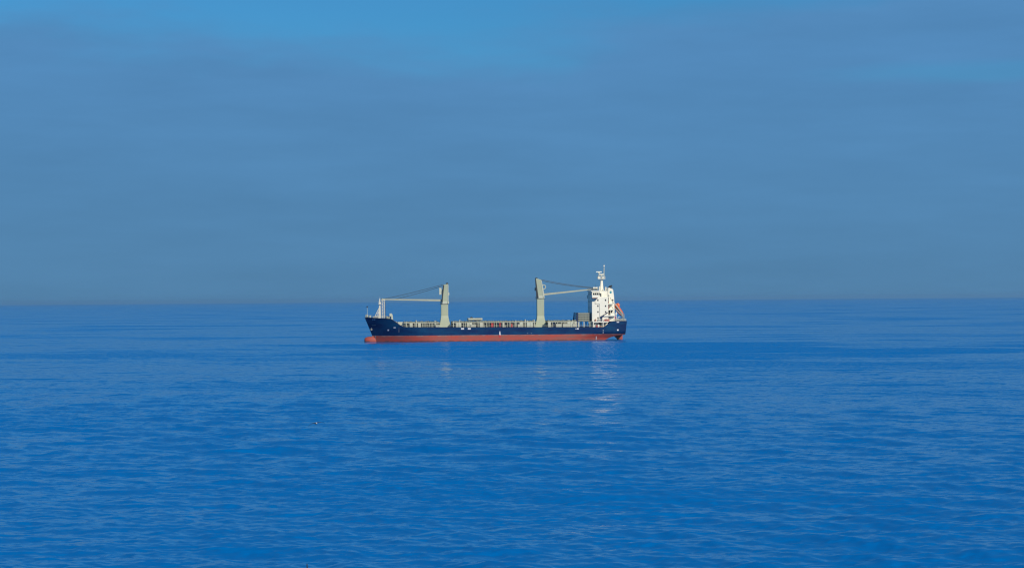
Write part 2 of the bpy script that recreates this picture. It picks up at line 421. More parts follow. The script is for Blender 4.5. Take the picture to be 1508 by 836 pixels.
# deck, following the sheer a little below the rail
m = MB(); ns = len(s_vals); xs, zs = up[-1]
dz = [z-0.35 for z in zs]
m.add([(x, -(half(x,z)-0.06), d) for x,z,d in zip(xs,zs,dz)]+[(x, half(x,z)-0.06, d) for x,z,d in zip(xs,zs,dz)],
      [(i, i+1, ns+i+1, ns+i) for i in range(ns-1)])
deck = m.build('deck', M['deck'], ship)
def rub(m):
    for a, b_ in zip(range(ns-1), range(1, ns)):
        m.tube((xs[a], -half(xs[a],zs[a])-0.02, zs[a]), (xs[b_], -half(xs[b_],zs[b_])-0.02, zs[b_]), 0.09, n=5)
        m.tube((xs[a], half(xs[a],zs[a])+0.02, zs[a]), (xs[b_], half(xs[b_],zs[b_])+0.02, zs[b_]), 0.09, n=5)
part('gunwale', M['navy'], hull, rub)
# rudder in the open stern aperture
def rud(m):
    p = [E(904.6,495.2), E(917.6,492.4), E(917.4,499.0), (E(917.0,500)[0],-1.8), (E(909.5,500)[0],-1.8), E(909.2,499.4)]
    m.prism(p, -0.35, 0.35)
part('rudder', M['red'], ship, rud, bevel=0.08)
part('skeg', M['red'], lower, lambda m: m.prism([(46,-2.5),(46,0.4),(51.5,0.4),(50.2,-2.5)], -0.5, 0.5))

# marks lying on the plating (near side and mirrored on the far side)
def plate(name, u, v, w_, h_, mat, parent=hull, th=0.05, far=False):
    def fn(m):
        x, z = E(u, v)
        for sgn in ((-1, 1) if far else (-1,)):
            pts = []
            for (xx, zz) in ((x-w_/2, z-h_/2), (x+w_/2, z-h_/2), (x+w_/2, z+h_/2), (x-w_/2, z+h_/2)):
                pts.append((xx, sgn*(half(xx, zz)-0.1), zz))
            out = [(a, b+sgn*(0.1+th), c) for a, b, c in pts]
            m.loft([pts, out])
    return part(name, mat, parent, fn)
plate('fairlead', 580.4, 482.3, 1.0, 0.42, M['mark'])
plate('thruster_mark', 571.2, 486.0, 0.7, 0.6, M['mark'])
plate('fairlead', 549.0, 470.7, 0.5, 0.3, M['mark']); plate('fairlead', 551.6, 470.7, 0.5, 0.3, M['mark'])
plate('freeing_port', 679.0, 483.9, 1.35, 0.62, M['mark']); plate('freeing_port', 688.8, 483.9, 1.35, 0.62, M['mark'])
plate('freeing_port', 847.8, 484.1, 0.8, 0.55, M['mark']); plate('freeing_port', 845.0, 484.2, 0.5, 0.3, M['mark'])
plate('stern_fairlead', 906.8, 486.0, 0.75, 0.6, M['mark']); plate('stern_fairlead', 907.0, 474.6, 1.1, 0.35, M['mark'])
for dv in (0, 2.0, 3.8, 5.4): plate('draft_mark', 586.6, 483.4+dv, 0.22, 0.28, M['grey'])
for dv in (0, 2.2, 4.2): plate('draft_mark', 885.0, 486.2+dv, 0.2, 0.32, M['mark'])
for du in (0, 5.5): plate('draft_mark', 774.0+du, 490.7, 0.18, 0.18, M['mark'])
plate('draft_mark', 875.1, 497.6, 0.28, 1.5, M['mark'], lower)
plate('draft_mark', 552.6, 497.5, 0.2, 2.2, M['grey'], lower)
for k in range(5): plate('bow_name_stroke', 548.5+k*1.1, 479.0+rnd.uniform(-.2,.2), 0.16, 0.35, M['grey'])
def llm(m):
    for sgn in (-1,):
        a = E(733.4,487.6); y0 = sgn*(B-0.1); y1 = sgn*(B+0.09)
        m.prism([(a[0]-0.35,a[1]-1.9),(a[0]+0.35,a[1]-1.9),(a[0]+0.14,a[1]),(a[0]-0.14,a[1])], y0, y1)
part('load_mark', M['mark'], hull, llm)
def llr(m):
    for sgn in (-1,):
        a = E(733.4,493.2); y0 = sgn*(B-0.1); y1 = sgn*(B+0.09)
        m.prism([(a[0]-0.3,a[1]-1.2),(a[0]+0.3,a[1]-1.2),(a[0]+0.5,a[1]-0.15),(a[0]+0.4,a[1]+0.16),(a[0]-0.4,a[1]+0.16),(a[0]-0.5,a[1]-0.15)], y0, y1)
part('load_mark', M['redpt'], lower, llr)
def anchor(m):
    x, z = E(547.0, 484.5); y = -half(x, z)-0.1
    m.tube((x,y,z+0.8),(x,y-0.15,z-0.5),0.12,n=6); m.tube((x-0.55,y-0.1,z-0.1),(x,y-0.2,z-0.6),0.13,n=6); m.tube((x+0.55,y-0.2,z-0.1),(x,y-0.2,z-0.6),0.13,n=6)
part('anchor', M['grey'], hull, anchor)

# ---- hatches along the deck
DZ = ez(700, 481.8)-0.35
CT = ez(700, 474.6)
W_C = 7.6
def coaming(u0, u1, seed, tidy=True):
    rr = random.Random(seed)
    x0, x1 = ex(u0), ex(u1)
    def fn(m):
        m.box(x0, x1, -W_C, W_C, DZ-0.05, CT-0.25)
        m.box(x0, x1, -W_C-0.28, W_C+0.28, DZ+1.25, DZ+1.36)          # stringer
    c = part('hatch_coaming', M['shade'], ship, fn)
    part('coaming_flange', M['sage'], c, lambda m: m.box(x0-0.2, x1+0.2, -W_C-0.75, W_C+0.75, CT-0.25+0.004, CT))
    def st(name, xa, wd, dp, z0, z1, mat):
        return part(name, mat, c, lambda m: m.box(xa, xa+wd, -W_C-dp, -W_C, z0, z1))
    x = x0+0.15
    while x < x1-0.6:
        k = rr.random()
        if k < 0.22:
            wd = rr.uniform(0.8, 1.5); st('ventilator_trunk', x, min(wd, x1-x), 1.1, DZ, CT-0.26, M['cranelt'] if rr.random()<.5 else M['sage'])
            x += wd+0.1
        elif k < 0.66:
            wd = rr.uniform(0.4, 1.2); z0 = DZ+rr.choice([0.05, 0.4, 0.9, 1.38])
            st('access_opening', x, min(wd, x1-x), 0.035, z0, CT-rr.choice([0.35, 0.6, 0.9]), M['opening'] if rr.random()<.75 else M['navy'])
            x += wd+0.08
            st('coaming_stay', x, 0.16, 0.7, DZ, CT-0.26, M['cranelt']); x += 0.3
        elif k < 0.668:
            st('hydrant_box', x, 0.6, 0.5, DZ+0.1, DZ+rr.uniform(1.0,1.9), M['redpt']); x += 0.7
        else:
            st('coaming_stay', x, 0.15, 0.7, DZ, CT-0.26, M['sage']); x += rr.uniform(0.45, 0.75)
    # folding covers lying on the coaming, in panels
    n = max(2, int((x1-x0)/5.2)); pw = (x1-x0)/n
    for i in range(n):
        a = x0+i*pw+0.12; b_ = x0+(i+1)*pw-0.12
        def cv(m):
            m.box(a, b_, -W_C-0.35, W_C+0.35, CT+0.02, CT+0.42)
            t = a
            while t < b_-0.5:
                wd = rr.uniform(0.25, 0.7)
                m.box(t, t+wd, -W_C-0.5, -W_C+0.4, CT+0.05, CT+rr.uniform(0.5, 0.85)); m.box(t, t+wd, W_C-0.4, W_C+0.5, CT+0.05, CT+0.6)
                t += wd+rr.uniform(0.3, 0.9)
        part('hatch_cover', M['cover'], ship, cv)
coaming(594, 645.5, 3); coaming(664.5, 786, 8); coaming(804, 846.5, 21)

def rail(m, pts, h=1.05, step=1.5, r=0.035, bars=(0.55, 1.05)):
    for (a, b_) in zip(pts[:-1], pts[1:]):
        a = Vector(a); b_ = Vector(b_); n = max(1, int((b_-a).length/step))
        for i in range(n+1):
            p = a.lerp(b_, i/n); m.tube(p, p+Vector((0,0,h)), r, n=4)
        for z in bars: m.tube(a+Vector((0,0,z)), b_+Vector((0,0,z)), r, n=4)

# stanchions, vents and deck gear between hatches
for sgn in (-1, 1):
    def deck_rail(m):
        pts = [(x, sgn*(half(x, sheer(x))-0.15), sheer(x)) for x in np.linspace(ex(592), ex(884), 40)]
        rail(m, pts, 1.0, 1.6, 0.03)
    part('deck_railing', M['sage'], ship, deck_rail)
def gooseneck(u, h, r, mat=M['cranelt']):
    def fn(m):
        x = ex(u); z0 = sheer(x)-0.35
        m.tube((x,-8.1,z0),(x,-8.1,z0+h),r,n=8); m.ball((x,-8.1,z0+h),r*1.7,r*1.7,r*1.1)
    return part('mushroom_vent', mat, ship, fn)
for u, h in ((597,2.6),(612,3.3),(639,3.2),(666,2.7),(675,3.5),(757,3.3),(771,3.7),(774,3.0),(784,3.6),(806,2.4),(835,3.5),(840,3.2),(849,2.4),(866,2.8),(869,3.0)):
    gooseneck(u, h, 0.22)
for u in (722.5, 733.0, 721.0):
    def fn(m, u=u):
        x = ex(u); m.box(x, x+0.5, -9.0, -8.3, DZ, DZ+2.2 if u == 733.0 else DZ+2.0); m.box(x-0.06, x+0.56, -9.05, -8.25, DZ+2.2, DZ+2.28)
    part('fire_locker', M['redpt'], ship, fn)
for u, wd in ((691,2.4),(640,1.8),(816,2.6),(826,3.2),(760,2.2),(841,1.4)):
    def fn(m, u=u, wd=wd):
        x = ex(u); m.box(x, x+wd, -9.0, -8.4, DZ+0.1, DZ+1.5); m.box(x-0.1, x+wd+0.1, -9.1, -8.3, DZ+1.5, DZ+1.62)
    part('deck_locker', M['sage'], ship, fn)

# ---- foredeck
FZ = ez(556, 468.8)
for sgn in (-1, 1):
    def bow_rail(m):
        rail(m, [(x, sgn*(half(x, sheer(x))-0.2), sheer(x)) for x in np.linspace(-59.6, ex(573), 9)], 0.95, 1.3, 0.035)
    part('bow_railing', M['cranelt'], ship, bow_rail)
def bollard(u, h, r=0.32):
    for sgn in (-1, 1):
        def fn(m):
            x = ex(u); yy = sgn*max(0.5, half(x, sheer(x))-1.2); z = sheer(x)-0.35
            m.tube((x,yy,z),(x,yy,z+h),r,n=8); m.tube((x,yy,z+h),(x,yy,z+h+0.12),r*1.3,n=8)
        part('bollard', M['cranelt'], ship, fn)
bollard(536.9+2.2, 1.5, 0.25); bollard(541.0, 1.4, 0.42); bollard(544.8, 1.35, 0.42)
bollard(569.5, 1.3); bollard(572, 1.1)
def bowmast(m):
    x, z = E(541, 452.6); m.tube((x,0,FZ),(x,0,z),0.12,0.07,n=6)
    m.tube((x,0,FZ+1.6),(x+1.2,0.5,FZ),0.05,n=5)
bm_ = part('bow_mast', M['cranelt'], ship, bowmast)
part('anchor_ball', M['dark'], bm_, lambda m: m.ball((E(541,452.6)[0],0,E(541,452.2)[1]),0.32,0.32,0.38))
for u, wd in ((549.5,2.2),(569.0,1.6)):
    def fn(m, u=u, wd=wd):
        x = ex(u); z = FZ-0.35
        m.tube((x,-2.6,z+0.75),(x+wd,-2.6,z+0.75),0.55,n=10); m.box(x-0.2,x+0.05,-3.2,-2.0,z,z+1.1); m.box(x+wd-0.05,x+wd+0.2,-3.2,-2.0,z,z+1.1); m.box(x, x+0.8, -1.9, -1.0, z, z+0.9)
    part('anchor_windlass', M['rustbar'] if u > 560 else M['grey'], ship, fn)
# foremast: an A of plated legs
def fmast(m):
    xt, zt = E(559.4, 440.4); zb = FZ-0.4
    m.loft([[(xt-0.75,-0.5,zb),(xt+0.55,-0.5,zb),(xt+0.55,0.5,zb),(xt-0.75,0.5,zb)], [(xt-0.35,-0.3,zb+5.6),(xt+0.35,-0.3,zb+5.6),(xt+0.35,0.3,zb+5.6),(xt-0.35,0.3,zb+5.6)], [(xt-0.22,-0.2,zt),(xt+0.22,-0.2,zt),(xt+0.22,0.2,zt),(xt-0.22,0.2,zt)]])
    m.tube((xt-2.9,-1.2,zb),(xt-0.2,-0.1,zb+5.4),0.16,n=6); m.tube((xt-2.9,1.2,zb),(xt-0.2,0.1,zb+5.4),0.16,n=6)
    m.tube((xt-1.9,-0.8,zb),(xt-0.25,-0.2,zb+4.2),0.12,n=6)
    for z in (1.4, 2.8, 4.0): m.tube((xt-2.9+z*0.5,-1.2+z*0.2,zb+z),(xt,0,zb+z),0.08,n=5)
    m.box(xt-0.75,xt+0.75,-0.9,0.9,zt-2.55,zt-2.42)
fm = part('foremast', M['offwhite'], ship, fmast)
def mastlamps(m):
    xt, zt = E(559.4, 440.4)
    m.box(xt-0.45,xt+0.5,-0.5,0.5,zt-2.4,zt-1.2); m.tube((xt,0,zt),(xt,0,zt+0.9),0.05,n=5)
part('mast_light', M['offwhite'], fm, mastlamps)
# lattice crutch carrying the jib end
def crutch(m):
    xa, xb = ex(562.7), ex(566.3); zb = FZ-0.4; zt = ez(564.5, 442.8)
    for y in (-1.0, 1.0):
        m.tube((xa,y,zb),(xa,y,zt),0.17,n=6); m.tube((xb,y,zb),(xb,y,zt),0.17,n=6)
        n = 6
        for i in range(n):
            z0 = zb+(zt-zb)*i/n; z1 = zb+(zt-zb)*(i+1)/n
            m.tube((xb,y,z0),(xa,y,z1),0.085,n=5); m.tube((xa,y,z1),(xb,y,z1),0.085,n=5)
    for i in range(7):
        z = zb+(zt-zb)*i/6
        m.tube((xa,-1,z),(xa,1,z),0.08,n=5); m.tube((xb,-1,z),(xb,1,z),0.08,n=5)
    m.box(xa-0.35,xb+0.3,-1.3,1.3,zt-0.1,zt+0.22)
part('jib_crutch', M['offwhite'], ship, crutch)
part('crutch_ladder', M['dark'], ship, lambda m: (m.tube((ex(567.6),-1.1,FZ-.3),(ex(567.4),-1.1,FZ+7.5),0.08,n=5),m.tube((ex(567.6),-0.7,FZ-.3),(ex(567.4),-0.7,FZ+7.5),0.08,n=5)))
# hooded ventilator at the break of the forecastle
def hood(m):
    m.prism([E(575.6,474.5), E(575.9,466.5), E(573.2,465.2), E(573.2,461.8), E(576.4,461.6), E(577.8,464), E(578.3,474.5)], -6.2, -4.6)
hv = part('hooded_ventilator', M['cranelt'], ship, hood)
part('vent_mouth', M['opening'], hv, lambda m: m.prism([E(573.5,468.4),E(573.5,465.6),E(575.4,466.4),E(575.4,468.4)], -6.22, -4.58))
part('deck_store', M['sage'], ship, lambda m: (m.box(ex(578.5),ex(584),-6.5,6.5,ez(581,481.5),ez(581,474.2)), m.box(ex(578.2),ex(584.3),-6.8,6.8,ez(581,474.2),ez(581,473.7))))
part('deck_store', M['sage'], ship, lambda m: m.box(ex(585.5),ex(592.5),-6.8,6.8,DZ,ez(588,474.2)))

# ---- deck cranes
def sq(cx, hw, hy, z): return [(cx-hw,-hy,z),(cx+hw,-hy,z),(cx+hw,hy,z),(cx-hw,hy,z)]
def octo(cx, r, z, k=0.38): return [(cx-r,-r*k,z),(cx-r*k,-r,z),(cx+r*k,-r,z),(cx+r,-r*k,z),(cx+r,r*k,z),(cx+r*k,r,z),(cx-r*k,r,z),(cx-r,r*k,z)]
def tapered_bar(m, a, b, w0, h0, w1, h1):
    a = Vector(a); b = Vector(b)
    r = lambda c, w_, h_: [(c.x,c.y-w_,c.z-h_),(c.x,c.y+w_,c.z-h_),(c.x,c.y+w_,c.z+h_),(c.x,c.y-w_,c.z+h_)]
    m.loft([r(a,w0,h0), r(b,w1,h1)])
def deck_crane(uc, v_shoulder, v_ring, hw, base_u, house, face, jib_a, jib_b, head, cables, sgn):
    cx = ex(uc); zb = ez(uc, 481.9)-0.3; zs = ez(uc, v_shoulder); zr = ez(uc, v_ring)
    b0, b1 = ex(base_u[0]), ex(base_u[1])
    def ped(m):
        c0 = (b0+b1)/2; w0 = (b1-b0)/2
        m.loft([sq(c0,w0,5.0,zb), sq(c0,w0*0.94,4.6,zb+0.9), sq(cx,hw*1.10,2.2,zs-0.6), sq(cx,hw,1.8,zs+0.8), sq(cx,hw,1.8,zr)])
        m.box(cx-hw-0.03,cx+hw+0.03,-1.84,1.84,zs+1.0,zs+1.08)
    c = part('deck_crane', M['crane'], ship, ped, bevel=0.05)
    part('slewing_ring', M['dark'], c, lambda m: m.loft([octo(cx,hw*1.12,zr+0.01,.45), octo(cx,hw*1.12,zr+0.28,.45)]))
    hz = zr+0.3
    def hs(m):
        for y in (-1.75, 1.2):                       # two side cheeks
            m.prism(house, y, y+0.55)
        m.prism(face, -1.2, 1.2)                     # plated body between the cheeks
    hobj = part('crane_house', M['crane'], c, hs, bevel=0.04)
    def base(m):
        m.loft([octo(cx,hw*1.15,hz,.5), octo(cx,hw*1.15,hz+1.1,.5), octo(cx,hw*0.9,hz+1.6,.5)])
    part('turntable', M['cranelt'], c, base)
    def jb(m):
        for y in (-1.15, 0.75):
            a = (jib_a[0], y+0.2, jib_a[1]); b_ = (jib_b[0], y*0.55+0.1, jib_b[1])
            tapered_bar(m, a, b_, 0.20, 0.44, 0.15, 0.23)
        for t in np.linspace(0.06, 0.97, 11):
            x = jib_a[0]+(jib_b[0]-jib_a[0])*t; z = jib_a[1]+(jib_b[1]-jib_a[1])*t
            m.tube((x,-1.0+0.4*t,z),(x,1.0-0.4*t,z),0.14,n=6)
        m.ball((jib_b[0],0,jib_b[1]),0.55,0.5,0.5)
    part('jib', M['jib'], c, jb)
    def cb(m):
        for (p, q, y, sag) in cables:
            pts = []
            for t in np.linspace(0, 1, 13):
                pts.append((p[0]+(q[0]-p[0])*t, y*(1-0.5*t), p[1]+(q[1]-p[1])*t-sag*4*t*(1-t)))
            m.path(pts, 0.10, 5)
    part('hoist_cable', M['cable'], c, cb)
    def hd(m):
        m.tube((head[0],-0.9,head[1]),(head[0],0.9,head[1]),0.55,n=10)
        m.box(head[0]-0.5,head[0]+0.5,-1.0,1.0,head[1]-0.8,head[1]-0.2)
    part('sheave_head', M['dark'], c, hd)
    return c
front_house = [E(650.0,447.2),E(651.2,438.5),E(653.0,419.6),E(659.6,418.6),E(659.9,432),E(659.6,447.2)]
front_face  = [E(650.4,446.5),E(650.4,438.5),E(652.4,421.0),E(657.2,419.6),E(657.2,446.5)]
crane1 = deck_crane(654.3, 467.5, 448.8, 1.62, (645.6,663.0), front_house, front_face,
        E(652.0,442.6), E(563.2,441.2), E(658.4,418.4),
        [(E(652.6,419.4),E(567,440.4),-0.7,0.25),(E(651.8,421.6),E(582,441.0),0.7,0.2)], -1)
rear_house = [E(790.8,439.0),E(790.4,433),E(788.9,411.6),E(789.6,410.2),E(796.9,412.4),E(799.6,425),E(801.0,434),E(800.6,439.0)]
rear_face  = [E(790.2,438),E(789.8,432),E(788.5,412.6),E(796.2,413.2),E(798.6,438)]
crane2 = deck_crane(795.7, 467.8, 440.6, 1.62, (786.3,803.7), rear_house, rear_face,
        E(795.0,434.6), E(879.5,425.6), E(790.2,410.8),
        [(E(796.8,412.0),E(872,423.6),-0.7,0.35),(E(797.2,413.6),E(874,424.4),0.7,0.45)], 1)
part('recess_shade_strip', M['dark'], crane1, lambda m: m.prism([E(650.0,446.0),E(650.0,438.5),E(652.4,420.2),E(653.9,420.2),E(651.9,438.5),E(651.4,446.0)], -1.9, -1.76))  # dark strip on the cheek paints in shade inside the open house front
part('recess_shade_strip', M['dark'], crane2, lambda m: m.prism([E(789.6,438.6),E(788.2,412.6),E(789.3,412.6),E(792.6,438.6)], -1.9, -1.76))
part('lit_cheek_edge', M['cranelt'], crane1, lambda m: m.prism([E(658.6,446.5),E(658.9,420),E(660.0,420),E(660.0,446.5)], -1.86, -1.76))  # paler strip paints in the sunlight on the aft corner of the house
part('lit_cheek_edge', M['cranelt'], crane2, lambda m: m.prism([E(799.2,437.5),E(796.4,413.6),E(797.4,413.2),E(801.2,433.6),E(800.8,437.5)], -1.86, -1.76))
def cab1(m):
    x, z = E(648.0, 429.5); m.box(x-0.45,x+0.55,-1.4,-0.2,z-1.5,z+1.6); m.box(x-0.6,x+0.6,-1.5,-0.1,z+1.6,z+1.75); m.box(x+0.5, x+1.6, -1.2,-0.4, z-1.2, z+0.9)
cb1 = part('operator_cab', M['cranelt'], crane1, cab1)
part('cab_strut', M['sage'], crane1, lambda m: (m.box(ex(660.0),ex(661.4),-0.8,0.4,ez(660.6,435.2),ez(660.6,431.2)), m.box(ex(659.5),ex(660.9),-1.0,0.6,ez(660,446.8),ez(660,444.6))))
def drum(m):
    x, z = E(800.6, 423.0)
    n = 14
    for i in range(n):
        a, b_ = 2*math.pi*i/n, 2*math.pi*(i+1)/n
        m.tube((x+0.85*math.cos(a),-1.35,z+0.95*math.sin(a)),(x+0.85*math.cos(b_),-1.35,z+0.95*math.sin(b_)),0.24,n=6)
    m.box(x-1.4, x-0.7, -1.5,-1.2, z-0.5, z+0.4)
part('cable_drum', M['cranelt'], crane2, drum)
part('cab_strut', M['rustbar'], crane2, lambda m: m.box(ex(787.6),ex(788.8),-0.6,0.3,ez(788.4,428.6),ez(788.4,424.0)))
part('service_platform', M['cable'], crane2, lambda m: (m.box(ex(787.8),ex(790.5),-1.6,1.6,ez(789,440.4),ez(789,439.9)), m.tube((ex(788.2),-1.5,ez(788,440)),(ex(788.2),-1.5,ez(788,436.8)),0.05,n=5), m.box(ex(800.6),ex(803.6),-1.5,1.5,ez(802,440.4),ez(802,440.0))))
part('service_platform', M['cable'], crane1, lambda m: (m.box(ex(647.6),ex(650),-1.6,1.6,ez(649,448.4),ez(649,447.9))))

# ---- superstructure
HX0, HX1 = ex(869.3), ex(893.4)
YS = 8.2
def block(m):
    m.box(HX0, HX1, -YS, YS, ez(880,474.2), ez(880,437.6))
    m.box(HX0+0.3, HX1-0.2, -YS+1.6, YS-1.6, DZ, ez(880,474.2)+0.02)
    for dv in (446.2, 455.0, 463.8):                 # weld lines at the tween decks
        z = ez(880, dv); m.box(HX0-0.02, HX1+0.02, -YS-0.025, YS+0.025, z, z+0.05)
house = part('superstructure', M['white'], ship, block, bevel=0.06)
def win(parent, u, v, w_, h_, y, mat=M['glass'], name='porthole'):
    x, z = E(u, v)
    return part(name, mat, parent, lambda m: (m.box(x-w_/2,x+w_/2,y-0.04,y+0.02,z-h_/2,z+h_/2)))
for v in (442.3, 450.9, 459.6, 468.4):
    for u in (878.1, 889.4):
        if (v, u) == (468.4, 889.4): continue
        win(house, u, v, 0.55, 0.75, -YS)
for k in range(5):                                   # forward cabin windows, each row on the shaded front
    for v in (444, 453, 462, 470):
        zc = ez(869.3, v); yy = -6+k*3
        part('porthole', M['glass'], house, lambda m: m.box(HX0-0.04, HX0+0.02, yy-0.35, yy+0.35, zc-0.4, zc+0.4))
def pipe(m):
    y = -YS-0.09
    m.path([(E(874,438)[0],y,ez(874,438)),(E(874,438)[0],y,ez(874,448.0)),(E(880.7,448)[0],y,ez(880.7,448.0)),(E(880.7,448)[0],y,ez(880.7,467))], 0.07, 5)
part('downpipe', M['grey'], house, pipe)
# side passage under the house, boat deck slab and pillars
def slab(m):
    m.box(ex(870.2), ex(893.2), -9.3, 9.3, ez(882,474.9), ez(882,473.3))
bd = part('boat_deck', M['white'], ship, slab)
for u in (870.9, 885.2):
    for y in (-9.1, 9.1): part('pillar', M['white'], bd, lambda m: m.box(ex(u)-0.16, ex(u)+0.16, y-0.15, y+0.15, DZ, ez(u,474.8)))
for u, wd, h, mt in ((872.4,1.0,1.4,'white'),(876.2,0.9,1.3,'redpt'),(878.6,0.8,1.6,'white'),(880.6,0.7,0.8,'redpt'),(883.3,1.3,1.1,'wood'),(886,1.2,1.0,'wood'),(873.9,0.5,1.8,'grey'),(888.5,0.8,0.7,'wood')):
    def fn(m, u=u, wd=wd, h=h):
        x = ex(u); z = sheer(x)-0.35; m.box(x-wd/2,x+wd/2,-9.0,-8.3,z,z+h*0.85); m.box(x-wd/2+0.1,x+wd/2-0.1,-8.9,-8.4,z+h*0.85,z+h)
    part('deck_locker', M[mt], ship, fn)
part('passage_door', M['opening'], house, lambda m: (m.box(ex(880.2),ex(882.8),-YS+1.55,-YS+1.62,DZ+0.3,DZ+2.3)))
for y in (-9.2, 9.2): part('boat_deck_railing', M['white'], bd, lambda m: rail(m, [(ex(870.4),y,ez(882,473.3)),(ex(893),y,ez(882,473.3))], 1.0, 1.5, 0.03))
for u, mt, wd in ((874.2,'rustbar',0.6),(879,'grey',0.9),(888.6,'redpt',0.8),(890.4,'rustbar',1.1),(893,'redpt',0.8)):
    def fn(m, u=u, wd=wd):
        x = ex(u); z = ez(882,473.3); m.box(x-wd/2,x+wd/2,-8.9,-8.3,z,z+0.9); m.tube((x,-8.6,z+0.9),(x,-8.6,z+1.1),0.2,n=6)
    part('life_raft_canister' if mt != 'grey' else 'deck_winch', M[mt], bd, fn)

# wheelhouse with wings
WX0, WX1 = ex(868.0), ex(881.5)
def wheel(m):
    z0, z1 = ez(876,437.8), ez(876,429.6)
    m.box(WX0+0.5, WX1, -7.6, 7.6, z0, z1)
    m.box(WX0, WX1+0.3, -7.9, 7.9, z1, z1+0.35)
bridge = part('wheelhouse', M['white'], ship, wheel, bevel=0.05)
for s_ in (-1, 1):
    def wing(m):
        z0 = ez(874,438.8); z1 = ez(874,434.8)
        y0, y1 = (s_*7.6, s_*10.4); ya, yb = min(y0,y1), max(y0,y1)
        m.box(ex(868.8), ex(878.4), ya, yb, z0, z0+0.2)
        yo = s_*10.4
        m.box(ex(868.8), ex(878.4), min(yo,yo-s_*0.12), max(yo,yo-s_*0.12), z0+0.2, z1)
        m.box(ex(868.8), ex(869.2), min(y0,yo-s_*.13), max(y0,yo-s_*.13), z0+0.2, z1)
    part('bridge_wing', M['white'], bridge, wing)
    def wing_bar(m):
        z0 = ez(874,438.8)
        m.box(ex(869.2), ex(876.6), min(s_*7.8,s_*10.3), max(s_*7.8,s_*10.3), z0-0.28, z0-0.01)
    part('wing_fender', M['rustbar'], bridge, wing_bar)
for u0, u1 in ((871.1,873.4),(874.0,876.4),(877.0,879.2),(879.8,881.2)):
    zc0, zc1 = ez(876,434.9), ez(876,431.8)
    part('bridge_window', M['glass'], bridge, lambda m: m.box(ex(u0), ex(u1), -7.65, -7.58, zc0, zc1))
for k in range(9):
    yy = -6.8+k*1.7; zc0, zc1 = ez(868,434.6), ez(868,431.6)
    part('bridge_window', M['glass'], bridge, lambda m: m.box(WX0+0.44, WX0+0.52, yy-0.65, yy+0.65, zc0, zc1))
def monkey(m):
    z = ez(876,429.6)+0.35
    rail(m, [(WX1,-7.7,z),(WX0+0.2,-7.7,z),(WX0+0.2,7.7,z),(WX1,7.7,z)], 1.05, 1.2, 0.045, (0.35,0.7,1.05))
part('roof_railing', M['grey'], bridge, monkey)
part('roof_box', M['white'], bridge, lambda m: m.box(ex(873.4),ex(880.8),-2.2,2.2,ez(877,424.9),ez(877,423.2)))
def rest(m):
    z = ez(876,429.6)+0.3
    for u in (874.5, 879.5):
        for y in (-1.4, 1.4): m.tube((ex(u),y,z),(ex(u),y,ez(u,424.6)),0.14,n=6)
part('jib_rest', M['grey'], bridge, rest)
for u, v in ((876.6,419.5),(871.0,427.0)):
    part('whip_antenna', M['cable'], bridge, lambda m: m.tube((ex(u),-3,ez(876,429.6)+0.3),(ex(u),-3,ez(u,v)),0.045,n=5))
def ahouse(m):
    m.box(WX1+0.02, ex(893.6), -5.8, 5.8, ez(888,437.8), ez(888,428.4))
    m.box(WX1, ex(893.8), -6.0, 6.0, ez(888,428.4), ez(888,428.1))
ah = part('chartroom', M['white'], ship, ahouse, bevel=0.05)
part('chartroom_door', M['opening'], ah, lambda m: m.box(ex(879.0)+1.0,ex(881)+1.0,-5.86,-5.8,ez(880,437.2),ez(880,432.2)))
def ahr(m):
    z = ez(888,437.55); rail(m, [(ex(879),-YS+0.1,z),(ex(893.3),-YS+0.1,z)], 1.0, 1.4, 0.04, (0.5,1.0))
    z = ez(888,428.1); rail(m, [(ex(882),-5.8,z),(ex(893.6),-5.8,z)], 0.95, 1.2, 0.035, (0.5,0.95))
part('chartroom_railing', M['cranelt'], ah, ahr)
for u, h, r in ((891.9,1.6,0.3),(882.2,1.9,0.22),(884.6,1.0,0.35)):
    part('roof_vent', M['white'], ah, lambda m: (m.tube((ex(u),-3,ez(888,428.1)),(ex(u),-3,ez(888,428.1)+h),r,n=8)))

# radar mast
def rmast(m):
    zb = ez(886.6,428.1); zt = ez(887,411.0); xa, xb = ex(886.6), ex(887.2)
    m.loft([octo(xa,0.95,zb,.6), octo(xa,0.82,zb+1.2,.6), octo(xb,0.42,zt,.6)])
    m.box(ex(880.8), ex(892.0), -1.6, 1.6, zt, zt+0.2)
mast = part('radar_mast', M['white'], ship, rmast)
def mrail(m):
    z = ez(887,411.0)+0.2; x0, x1 = ex(881), ex(891.8)
    rail(m, [(x0,-1.5,z),(x1,-1.5,z),(x1,1.5,z),(x0,1.5,z),(x0,-1.5,z)], 1.0, 0.9, 0.045, (0.35,0.7,1.0))
    m.box(x0-0.1,x0+1.0,-1.4,-0.4,z,z+1.0); m.box(x0+1.9,x0+2.7,-1.3,-0.3,z,z+0.8)
part('mast_platform', M['white'], mast, mrail)
part('mast_bracket', M['white'], mast, lambda m: (m.tube((ex(887),0,ez(887,415)),(ex(882),0,ez(882,411.2)),0.12,n=5), m.tube((ex(887),0,ez(887,415)),(ex(891),0,ez(891,411.2)),0.12,n=5)))
def scanner(u, v, wd, zp):
    x, z = E(u, v)
    s_ = part('radar_scanner', M['white'], mast, lambda m: (m.box(x-wd/2,x+wd/2,-0.25,0.25,z-0.2,z+0.2)))
    part('scanner_post', M['cranelt'], mast, lambda m: (m.tube((x,0,zp),(x,0,z-0.45),0.13,n=6), m.box(x-0.4,x+0.4,-0.4,0.4,z-0.75,z-0.21)))
scanner(883.1, 400.6, 2.7, ez(883,410.6)); scanner(886.8, 404.2, 2.3, ez(886.8,410.6))
